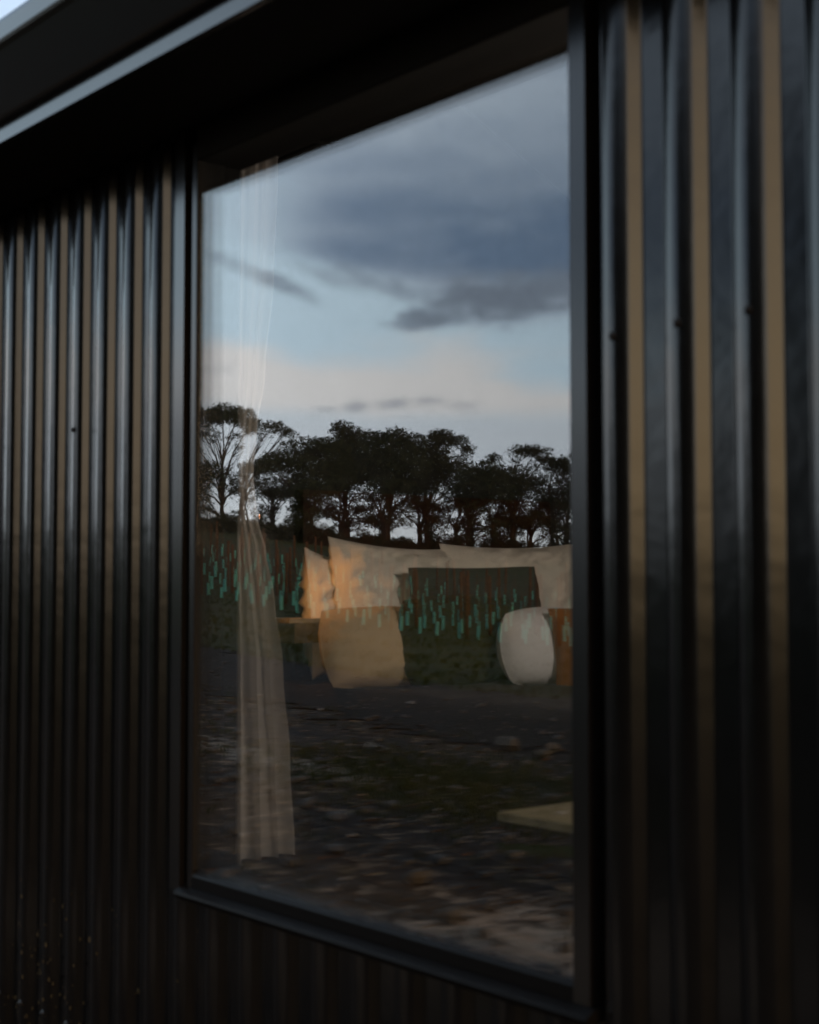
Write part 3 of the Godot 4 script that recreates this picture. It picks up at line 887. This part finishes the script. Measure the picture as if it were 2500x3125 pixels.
func cladding(x0: float, x1: float, y0: float, y1: float) -> ArrayMesh:
	# vertices only where the fold bends, each bend rolled over three points
	var xs := []
	var k0 := int(floor((x0 - CREST0) / PITCH)) - 1
	var k1 := int(ceil((x1 - CREST0) / PITCH)) + 1
	var r := 0.0035
	var pts := []   # x, z, slope
	for k in range(k0, k1 + 1):
		var c := CREST0 + k * PITCH
		var tilt := 0.012 * sin(k * 12.9898)
		var prof := [[-0.0500 - r, -0.0260, tilt], [-0.0500, -0.0252, 0.45], [-0.0500 + r, -0.0228, 0.94], [-0.0325, -0.0092, 0.90]]
		for m in 9:
			var u := -0.0295 + 0.059 * m / 8.0
			prof.append([u, -(0.03 * u + 7.5 * u * u), -(0.03 + 15.0 * u) + tilt])
		prof.append_array([[0.0325, -0.0104, -0.90], [0.0500 - r, -0.0230, -0.94], [0.0500, -0.0252, -0.45], [0.0500 + r, -0.0260, tilt]])
		for e: Array in prof:
			pts.append([c + e[0], OUT + e[1], e[2]])
	var v := PackedVector3Array()
	var n := PackedVector3Array()
	var ix := PackedInt32Array()
	var row := []
	for i in pts.size():
		var p: Array = pts[i]
		if p[0] >= x0 - 0.0001 and p[0] <= x1 + 0.0001:
			row.append(p)
	row.push_front([x0, OUT + rib_z(x0), 0.0])
	row.append([x1, OUT + rib_z(x1), 0.0])
	var th := 0.0012
	for side in 2:
		var base := v.size()
		for p: Array in row:
			var nn := Vector3(-p[2], 0, 1).normalized() * (1 if side == 0 else -1)
			for y: float in [y0, y1]:
				v.append(Vector3(p[0], y, p[1] - th * side))
				n.append(nn)
		for i in row.size() - 1:
			var a := base + i * 2
			var q := [a, a + 1, a + 3, a, a + 3, a + 2] if side == 0 else [a, a + 3, a + 1, a, a + 2, a + 3]
			for k: int in q:
				ix.append(k)
	var arr := []
	arr.resize(Mesh.ARRAY_MAX)
	arr[Mesh.ARRAY_VERTEX] = v
	arr[Mesh.ARRAY_NORMAL] = n
	arr[Mesh.ARRAY_INDEX] = ix
	var m := ArrayMesh.new()
	m.add_surface_from_arrays(Mesh.PRIMITIVE_TRIANGLES, arr)
	return m

func make_cabin() -> void:
	var t := thing("cabin", "dark ribbed-metal cabin with a gutter along the eave and one tall window", "cabin")
	var XL := -5.16
	var XR := 3.05
	var WL := -3.305   # trim outer edge, left
	var WR := -1.802   # groove outer edge, right
	# cladding sheets of five ribs, lapped left to right
	var cuts := [XL, -4.849, -4.099, WL]
	for k in 3:
		part("cladding_sheet", cladding(cuts[k], cuts[k + 1] + (0.02 if k < 2 else -0.004), 0.06, 2.748), M.steel, t, Vector3(0, 0, 0.0015 * (k % 2)))
	part("cladding_sheet", cladding(WL - 0.004, -2.599 + 0.02, 0.06, 0.768), M.steel, t)
	part("cladding_sheet", cladding(-2.599, WR, 0.06, 0.768), M.steel, t, Vector3(0, 0, 0.0015))
	cuts = [WR, -1.099, -0.349, 0.401, 1.151, 1.901, 2.651, XR]
	for k in 7:
		part("cladding_sheet", cladding(cuts[k], cuts[k + 1] + (0.02 if k < 6 else 0.0), 0.06, 2.748), M.steel, t, Vector3(0, 0, 0.0015 * (k % 2)))
	# screws on the crests
	var s := st_new()
	lathe(s, PackedVector2Array([Vector2(0.0, 0.0075), Vector2(0.0042, 0.007), Vector2(0.0052, 0.005), Vector2(0.0056, 0.0018), Vector2(0.0085, 0.0014), Vector2(0.0090, -0.001)]), 6)
	var head := done(s)
	for k in range(-22, 12):
		var x := CREST0 + k * PITCH
		for y: float in [2.003, 0.30]:
			if (x > WL - 0.02 and x < WR) and y > 0.7:
				continue
			if x > 0.0 or x < XL + 0.1 or (x < WL and y > 1.0 and posmod(k, 4) != 2):
				continue
			var o := part("screw", head, M.screw, t, Vector3(x, y + 0.004 * sin(k * 7.1), OUT + 0.002))
			o.rotation.x = PI / 2
	# mud flecks splashed on the lower sheets
	var mm := MultiMesh.new()
	mm.transform_format = MultiMesh.TRANSFORM_3D
	mm.mesh = pebble_mesh(9, 0.35)
	var xf := []
	for k in 620:
		var x := rng.randf_range(XL + 0.05, -2.2) if k % 3 == 0 else rng.randfn(-4.05, 0.22)
		var y := 0.06 + absf(rng.randfn(0.0, 0.28))
		var sz := 0.002 + 0.010 * pow(rng.randf(), 2.5)
		if y > 0.75:
			continue
		xf.append(Transform3D(Basis(Vector3.RIGHT, PI / 2).scaled(Vector3(sz, sz * rng.randf_range(0.8, 1.8), sz * 0.4)), Vector3(x, y, OUT + rib_z(x) + 0.0015)))
	mm.instance_count = xf.size()
	for k in xf.size():
		mm.set_instance_transform(k, xf[k])
	var mud := MultiMeshInstance3D.new()
	mud.name = "mud_splash"
	mud.multimesh = mm
	mud.material_override = M.mud
	mud.set_meta("kind", "stuff")
	t.add_child(mud)
	# eave: soffit, fascia, gutter
	part("soffit", box_mesh(Vector3(XL - 0.3, 2.750, -0.12), Vector3(XR + 0.3, 2.768, 0.345)), M.soffit, t)
	part("fascia", box_mesh(Vector3(XL - 0.3, 2.742, 0.346), Vector3(XR + 0.3, 2.96, 0.366)), M.trim, t)
	# folded steel gutter: small base lip, face leaning out, rolled front bead
	var g := PackedVector2Array([Vector2(0.368, 2.792), Vector2(0.386, 2.791), Vector2(0.392, 2.797), Vector2(0.455, 2.918), Vector2(0.470, 2.924), Vector2(0.473, 2.932), Vector2(0.473, 2.976), Vector2(0.468, 2.988), Vector2(0.458, 2.992), Vector2(0.450, 2.986), Vector2(0.450, 2.936), Vector2(0.385, 2.812), Vector2(0.368, 2.812)])
	part("gutter", bar_x(g, XL - 0.32, XR + 0.32), M.trim, t)
	# roof: two slopes
	var rs := st_new()
	rs.set_smooth_group(-1)
	var ev := Vector2(0.40, 2.965)
	var rd := Vector2(-2.5, 4.16)
	var bk := Vector2(-5.5, 2.90)
	part("roof", bar_x(PackedVector2Array([ev, rd, bk, bk + Vector2(0, -0.06), rd + Vector2(0, -0.07), ev + Vector2(0, -0.05)]), XL - 0.3, XR + 0.3), M.steel, t)
	for x: Array in [[XL, XL + 0.05], [XR - 0.05, XR]]:
		var gp := PackedVector2Array([Vector2(-0.02, 0.05), Vector2(-5.15, 0.05), Vector2(-5.15, 2.95), Vector2(-2.5, 4.05), Vector2(-0.02, 3.02)])
		part("end_wall", bar_x(gp, x[0], x[1]), M.steel, t)
	part("rear_wall", box_mesh(Vector3(XL + 0.05, 0.05, -5.15), Vector3(XR - 0.05, 2.9, -5.11)), M.steel, t)
	# window
	var w := Node3D.new()
	w.name = "window"
	t.add_child(w)
	w.set_meta("label", "tall double-glazed window mirroring the evening yard")
	var gl := -3.222
	var gr := -1.880
	var gb := 0.828
	var gt := 2.655
	# left: folded trim, groove, sash
	part("trim_flashing", box_mesh(Vector3(WL, 0.775, -0.02), Vector3(-3.259, 2.748, 0.040)), M.trim, w)
	part("groove_liner", box_mesh(Vector3(-3.258, 0.80, -0.03), Vector3(-3.237, 2.70, -0.008)), M.rubber, w)
	part("jamb", box_mesh(Vector3(-3.236, 0.79, -0.06), Vector3(-3.215, 2.70, 0.030)), M.alu, w)
	part("glazing_gasket", box_mesh(Vector3(-3.2148, 0.8325, -0.055), Vector3(-3.2118, 2.654, 0.0292)), M.rubber, w)
	# right: sash face then an open dark groove
	part("jamb", box_mesh(Vector3(-1.888, 0.79, -0.06), Vector3(-1.847, 2.70, 0.030)), M.alu, w)
	part("groove_liner", box_mesh(Vector3(-1.846, 0.775, -0.05), Vector3(-1.803, 2.748, -0.030)), M.rubber, w)
	part("trim_flashing", box_mesh(Vector3(-1.8045, 0.775, -0.028), Vector3(-1.8030, 2.748, 0.031)), M.trim, w)
	part("head", bar_x(PackedVector2Array([Vector2(0.030, 2.660), Vector2(0.030, 2.7485), Vector2(-0.06, 2.7485), Vector2(-0.06, 2.655), Vector2(0.020, 2.655)]), -3.2145, -1.8885), M.rubber, w)
	part("bottom_rail", bar_x(PackedVector2Array([Vector2(0.030, 0.790), Vector2(0.030, 0.818), Vector2(0.026, 0.824), Vector2(0.0115, 0.832), Vector2(-0.06, 0.832), Vector2(-0.06, 0.790)]), -3.2145, -1.8885), M.sill, w)
	part("sill", bar_x(PackedVector2Array([Vector2(0.052, 0.768), Vector2(0.056, 0.772), Vector2(0.054, 0.778), Vector2(0.031, 0.7885), Vector2(-0.06, 0.7885), Vector2(-0.06, 0.770), Vector2(0.048, 0.760)]), -3.262, WR - 0.030), M.sill, w)
	for z: Array in [[0.018, 0.022], [0.003, 0.007], [-0.012, -0.008]]:
		part("glass_pane", box_mesh(Vector3(gl + 0.0105, gb, z[0]), Vector3(gr, gt + 0.003, z[1])), M.glass, w)

# ------------------------------------------------------------------ the room behind the glass
func pillow(w: float, h: float, t: float, sd: int, pinch := 0.07, wrinkle := 0.012, rnd := 0.0) -> ArrayMesh:
	# stuffed cushion in the y-z plane facing +x; w along z, h along y; corners drawn out, folds running in from the corners
	var nz := noise(3.2, 3, sd)
	var N := 26
	var s := st_new()
	s.set_smooth_group(0)
	for side: int in [1, -1]:
		var g := []
		for j in N + 1:
			var row := []
			for i in N + 1:
				var u := 2.0 * i / N - 1.0
				var v := 2.0 * j / N - 1.0
				u = sin(u * PI / 2) * 0.5 + u * 0.5
				v = sin(v * PI / 2) * 0.5 + v * 0.5
				var pu := u * (1.0 - pinch * (1.0 - v * v))
				var pv := v * (1.0 - pinch * (1.0 - u * u))
				pu *= lerpf(1.0, sqrt(1.0 - v * v * 0.5) * 1.06, rnd)
				pv *= lerpf(1.0, sqrt(1.0 - u * u * 0.5) * 1.06, rnd)
				var puff := pow(maxf(0.0, (1.0 - pow(absf(u), 2.6)) * (1.0 - pow(absf(v), 2.6))), 0.55)
				var fold := nz.get_noise_2d(u * w * 1.4 + 10.0, v * h * 3.0) * wrinkle * 1.6 * (0.3 + 0.7 * maxf(absf(u), absf(v))) * minf(1.0, puff * puff * 4.0)
				row.append(Vector3(side * (t * 0.5 * puff + 0.002) + fold, pv * h * 0.5, -pu * w * 0.5))
			g.append(row)
		for j in N:
			for i in N:
				if side > 0:
					quad(s, g[j][i], g[j + 1][i], g[j + 1][i + 1], g[j][i + 1])
				else:
					quad(s, g[j][i], g[j][i + 1], g[j + 1][i + 1], g[j + 1][i])
	return done(s)

func put_pillow(label: String, at: Vector3, size: Vector3, lean: float, yaw: float, roll: float, mt: Material, sd: int, pinch := 0.07, wrinkle := 0.012, piping: Material = null, rnd := 0.0) -> Node3D:
	var t := thing("pillow", label, "pillow", at, "pillows heaped on the bed")
	t.rotation = Vector3(roll, yaw, lean)
	part("cover", pillow(size.x, size.y, size.z, sd, pinch, wrinkle, rnd), mt, t, Vector3(0, size.y * 0.5, 0))
	var s := st_new()
	var pts := PackedVector3Array()
	var rad := PackedFloat32Array()
	for k in 61:
		var a := k / 60.0 * 4.0
		var e := int(a) % 4
		var f := (a - int(a)) * 2.0 - 1.0
		var u: float = [f, 1.0, -f, -1.0][e]
		var v: float = [-1.0, f, 1.0, -f][e]
		var ru := lerpf(1.0, sqrt(1.0 - v * v * 0.5) * 1.06, rnd)
		var rv := lerpf(1.0, sqrt(1.0 - u * u * 0.5) * 1.06, rnd)
		pts.append(Vector3(0, size.y * 0.5 + v * rv * (1.0 - pinch * (1.0 - u * u)) * size.y * 0.5, -u * ru * (1.0 - pinch * (1.0 - v * v)) * size.x * 0.5))
		rad.append(0.0028)
	tube(s, pts, rad, 5)
	part("seam", done(s), piping if piping else mt, t)
	return t

func make_room() -> void:
	var X0 := -5.0
	var X1 := 2.9
	var Z1 := -5.0
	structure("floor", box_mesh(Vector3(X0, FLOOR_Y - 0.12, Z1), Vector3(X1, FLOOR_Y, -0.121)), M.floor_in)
	var gp := PackedVector2Array([Vector2(-0.10, 0.40), Vector2(-5.09, 0.40), Vector2(-5.09, 2.72), Vector2(-2.5, 3.92), Vector2(-0.10, 2.86)])
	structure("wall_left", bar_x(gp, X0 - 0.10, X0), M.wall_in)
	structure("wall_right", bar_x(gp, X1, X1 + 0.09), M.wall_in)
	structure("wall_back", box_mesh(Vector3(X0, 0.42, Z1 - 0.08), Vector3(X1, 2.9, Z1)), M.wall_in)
	var c := bar_x(PackedVector2Array([Vector2(-0.09, 2.79), Vector2(-2.5, 3.80), Vector2(-5.05, 2.66), Vector2(-5.05, 2.76), Vector2(-2.5, 3.9), Vector2(-0.09, 2.88)]), X0, X1)
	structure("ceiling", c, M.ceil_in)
	# front lining round the opening
	var s := st_new()
	box(s, Vector3(X0, 0.42, -0.12), Vector3(-3.24, 2.86, -0.062))
	box(s, Vector3(-1.845, 0.42, -0.12), Vector3(X1, 2.86, -0.062))
	box(s, Vector3(-3.24, 0.42, -0.12), Vector3(-1.845, 0.825, -0.062))
	box(s, Vector3(-3.24, 2.66, -0.12), Vector3(-1.845, 2.86, -0.062))
	structure("wall_front", done(s), M.soffit)
	# bed with a timber headboard, foot towards the window's right side
	var bed := thing("bed", "low bed with reddish timber headboard and dark throw, seen through the window", "bed", Vector3(-4.0, FLOOR_Y, -2.25))
	part("headboard", box_mesh(Vector3(-0.985, 0.0, -0.76), Vector3(-0.935, 1.405, 0.70)), M.headboard, bed)
	part("base", box_mesh(Vector3(-0.93, 0.08, -0.92), Vector3(1.05, 0.30, 0.86)), M.floor_in, bed)
	for x: float in [-0.85, 0.95]:
		for z: float in [-0.85, 0.79]:
			part("leg", box_mesh(Vector3(x, 0.0, z - 0.03), Vector3(x + 0.06, 0.08, z + 0.03)), M.black_metal, bed)
	# mattress with soft edges
	var mp := PackedVector2Array()
	for k in 20:
		var a := TAU * k / 20.0
		var e := Vector2(cos(a), sin(a))
		mp.append(Vector2(signf(e.x) * pow(absf(e.x), 0.35) * 0.88, 0.455 + signf(e.y) * pow(absf(e.y), 0.35) * 0.145))
	part("mattress", bar_x(mp, -0.93, 1.05), M.sheet, bed, Vector3(0, 0, -0.03))
	# throw draped over everything but the pillow end
	s = st_new()
	s.set_smooth_group(0)
	var nz := noise(1.6, 3, 61)
	var rows := []
	for j in 41:
		var row := []
		var q := -1.30 + 2.60 * j / 40.0
		for i in 31:
			var x := -0.92 + 2.06 * i / 30.0
			var y := 0.616 + 0.018 * nz.get_noise_2d(x * 2.0, q * 2.0)
			var z := q
			if absf(q) > 0.90:
				z = signf(q) * (0.905 + 0.02 * nz.get_noise_2d(x * 4.0, 9.0))
				y = 0.616 - (absf(q) - 0.90)
			if x > 1.06:
				y = minf(y, 0.61 - (x - 1.06) * 3.0)
				x = 1.07
			row.append(Vector3(x, y, z - 0.03))
		rows.append(row)
	for j in 40:
		for i in 30:
			quad(s, rows[j][i], rows[j][i + 1], rows[j + 1][i + 1], rows[j + 1][i])
	part("throw", done(s), M.throw, bed)
	var top := FLOOR_Y + 0.62
	put_pillow("small white pillow half hidden at the lamp end of the bed", Vector3(-4.84, top + 0.0, -1.66), Vector3(0.44, 0.53, 0.18), 0.10, 0.45, -0.05, M.white_linen, 201, 0.10, 0.03)
	put_pillow("large white pillow with pointed corner against the lamp end of the headboard", Vector3(-4.72, top + 0.02, -1.90), Vector3(0.74, 0.55, 0.26), 0.16, 0.14, -0.05, M.white_linen, 202, 0.075, 0.055)
	put_pillow("large white pillow standing at the far end of the headboard", Vector3(-4.75, top + 0.01, -2.64), Vector3(0.80, 0.57, 0.26), 0.15, -0.06, 0.015, M.white_linen, 203, 0.075, 0.050)
	put_pillow("long dark lumbar cushion in front of the two white pillows", Vector3(-4.50, top - 0.005, -2.19), Vector3(0.80, 0.49, 0.20), 0.16, 0.03, 0.015, M.dark_linen, 204, 0.11, 0.020, null, 0.30)
	put_pillow("oat-coloured cushion glowing in warm lamplight at the bed's near edge", Vector3(-4.42, top - 0.01, -1.60), Vector3(0.56, 0.32, 0.24), 0.30, -0.08, 0.0, M.oat_linen, 205, 0.0, 0.012, null, 0.30)
	put_pillow("dark olive cushion with soft folds in the middle of the bed", Vector3(-4.32, top - 0.015, -1.91), Vector3(0.62, 0.36, 0.20), 0.16, -0.03, 0.0, M.olive, 206, 0.0, 0.026, null, 0.4)
	put_pillow("rounded pale grey cushion beside the rust cushion", Vector3(-4.11, top - 0.015, -2.19), Vector3(0.50, 0.31, 0.24), 0.16, -0.05, 0.0, M.grey_white, 207, 0.0, 0.005, null, 0.55)
	put_pillow("rust-brown cushion partly cut off by the right window frame", Vector3(-3.88, top - 0.01, -2.28), Vector3(0.46, 0.32, 0.18), 0.14, -0.50, 0.06, M.rust, 208, 0.06)
	# bedside shelf
	var sh := thing("bedside_shelf", "small timber bedside shelf lit by the reading lamp", "shelf", Vector3(-4.86, 1.40, -1.43))
	part("top", box_mesh(Vector3(-0.139, 0.005, -0.10), Vector3(0.14, 0.023, 0.10)), M.shelf_timber, sh)
	part("apron", box_mesh(Vector3(-0.139, -0.075, -0.09), Vector3(0.12, 0.0045, 0.06)), M.shelf_timber, sh)
	# reading lamp on the wall behind the curtain
	var lamp := thing("reading_lamp", "black wall reading lamp behind the curtain, shining on the pillows", "lamp", Vector3(-4.985, 1.76, -1.14))
	s = st_new()
	lathe(s, PackedVector2Array([Vector2(0.0, 0.012), Vector2(0.04, 0.012), Vector2(0.045, 0.0), Vector2(0.045, -0.014)]), 16)
	part("wall_plate", done(s), M.black_metal, lamp).rotation.z = -PI / 2
	s = st_new()
	tube(s, PackedVector3Array([Vector3(0, 0, 0), Vector3(0.12, 0.03, 0), Vector3(0.24, 0.02, -0.01)]), PackedFloat32Array([0.007, 0.007, 0.007]), 7)
	part("arm", done(s), M.black_metal, lamp)
	var aim := Vector3(0.26, -0.38, -0.42).normalized()
	s = st_new()
	lathe(s, PackedVector2Array([Vector2(0.0, 0.0), Vector2(0.02, -0.002), Vector2(0.03, -0.02), Vector2(0.05, -0.11), Vector2(0.048, -0.11), Vector2(0.028, -0.022), Vector2(0.0, -0.006)]), 18)
	var shade := part("shade", done(s), M.shade, lamp, Vector3(0.24, 0.02, -0.01))
	shade.basis = Basis(Quaternion(Vector3.DOWN, aim))
	var bm := SphereMesh.new()
	bm.radius = 0.018
	bm.height = 0.036
	bm.radial_segments = 12
	bm.rings = 6
	part("bulb", bm, M.bulb, lamp, Vector3(0.24, 0.02, -0.01) + aim * 0.085)
	var sp := SpotLight3D.new()
	sp.name = "lamp_light"
	sp.light_color = Color(1.0, 0.68, 0.36)
	sp.light_energy = 0.10
	sp.light_size = 0.03
	sp.spot_angle = 56
	sp.spot_angle_attenuation = 0.6
	sp.spot_range = 8
	sp.spot_attenuation = 2.0
	sp.shadow_enabled = true
	lamp.add_child(sp)
	sp.position = Vector3(0.24, 0.02, -0.01) + aim * 0.105
	sp.basis = Basis.looking_at(aim, Vector3.UP)
	# pendant that lights the room, out of sight to the right
	var pd := thing("pendant_lamp", "opal globe pendant lamp hanging in the room beside the window", "lamp", Vector3(-2.0, 2.25, -1.55))
	s = st_new()
	tube(s, PackedVector3Array([Vector3(0, 0.10, 0), Vector3(0, 1.14, 0)]), PackedFloat32Array([0.004, 0.004]), 5)
	part("cord", done(s), M.black_metal, pd)
	bm = bm.duplicate()
	bm.radius = 0.10
	bm.height = 0.20
	bm.radial_segments = 24
	bm.rings = 12
	part("globe_bulb", bm, M.bulb, pd)
	var om := OmniLight3D.new()
	om.name = "lamp_light"
	om.light_color = Color(1.0, 0.93, 0.85)
	om.light_energy = 1.6
	om.light_size = 0.10
	om.omni_range = 12
	om.omni_attenuation = 2.0
	om.shadow_enabled = true
	pd.add_child(om)
	# curtain gathered by a tie at the wall window beside the bed
	var cu := thing("curtain", "floor-length pale sheer curtain drawn in at its waist, seen through the glass", "curtain", Vector3(-4.50, FLOOR_Y, -0.925))
	var prof := [[0.0, 0.300], [0.35, 0.272], [0.70, 0.232], [0.95, 0.190], [1.12, 0.150], [1.26, 0.105], [1.42, 0.085], [1.55, 0.100], [1.80, 0.140], [2.15, 0.178], [2.55, 0.195], [2.72, 0.198]]
	s = st_new()
	s.set_smooth_group(0)
	var cols := 72
	var crow := []
	for j in 55:
		var y := 2.70 * j / 54.0
		var wd := 0.2
		for k in prof.size() - 1:
			if y >= prof[k][0] and y <= prof[k + 1][0]:
				wd = lerpf(prof[k][1], prof[k + 1][1], smooth(prof[k][0], prof[k + 1][0], y))
		var row := []
		for i in cols + 1:
			var f := float(i) / cols
			var amp := 0.026 * clampf((wd - 0.05) / 0.15, 0.15, 1.2)
			var ph := f * TAU * 3.4 
			row.append(Vector3(amp * (sin(ph) + 0.3 * sin(ph * 1.7 + 1.0)), y + 0.004, -f * wd * 0.915 - 0.012 * cos(ph)))
		crow.append(row)
	for j in 54:
		for i in cols:
			quad(s, crow[j][i], crow[j + 1][i], crow[j + 1][i + 1], crow[j][i + 1])
	part("panel", done(s), M.curtain, cu)
	s = st_new()
	tube(s, PackedVector3Array([Vector3(0, 2.725, 0.25), Vector3(0, 2.725, -0.45)]), PackedFloat32Array([0.012, 0.012]), 8)
	for z: float in [0.2, -0.4]:
		tube(s, PackedVector3Array([Vector3(0, 2.725, z), Vector3(-0.495, 2.725, z)]), PackedFloat32Array([0.008, 0.008]), 6)
	part("rod", done(s), M.black_metal, cu)
	# low bench inside the window
	var be := thing("bench", "pale timber bench corner just inside the window, low at the right", "bench", Vector3(-1.97, FLOOR_Y, -0.73))
	part("seat", box_mesh(Vector3(-0.65, 0.430, -0.26), Vector3(0.65, 0.45, 0.26)), M.pale_timber, be)
	for x: float in [-0.26, 0.26]:
		for z: float in [-0.2, 0.2]:
			part("leg", box_mesh(Vector3(x - 0.02, 0.0, z - 0.02), Vector3(x + 0.02, 0.4295, z + 0.02)), M.black_metal, be)

# ------------------------------------------------------------------ all together
func _ready() -> void:
	rng.seed = 20240607
	# camera: handheld at eye height two metres from the wall, looking along it into the window
	var cam := Camera3D.new()
	cam.name = "camera"
	var at := CameraAttributesPhysical.new()
	at.frustum_focal_length = 34.17
	at.frustum_near = 0.05
	at.frustum_far = 3000.0
	at.frustum_focus_distance = 16.0
	at.exposure_aperture = 2.7
	add_child(cam)
	cam.position = Vector3(0, EYE, 2.0)
	cam.rotation_degrees = Vector3(2.93, YAW, 0)
	cam.attributes = at
	cam.current = true
	# dusk sky
	var sky_mat := PanoramaSkyMaterial.new()
	sky_mat.panorama = make_sky()
	var sky := Sky.new()
	sky.sky_material = sky_mat
	var env := Environment.new()
	env.background_mode = Environment.BG_SKY
	env.sky = sky
	env.background_energy_multiplier = 1.0
	env.tonemap_mode = Environment.TONE_MAPPER_LINEAR
	env.tonemap_exposure = 1.0
	env.sdfgi_enabled = true
	env.ssao_enabled = true
	env.ssil_enabled = true
	var we := WorldEnvironment.new()
	we.name = "world_environment"
	we.environment = env
	add_child(we)
	# the last glow of the sun, low along the wall
	var sun := DirectionalLight3D.new()
	sun.name = "sun"
	sun.light_color = Color(1.0, 0.74, 0.46)
	sun.light_energy = 0.5
	sun.light_angular_distance = 14.0
	sun.shadow_enabled = true
	add_child(sun)
	sun.look_at_from_position(Vector3(0.978, 0.16, 0.208), Vector3.ZERO)
	make_materials()
	make_ground()
	make_cabin()
	make_room()
	make_trees()
	make_vineyard()
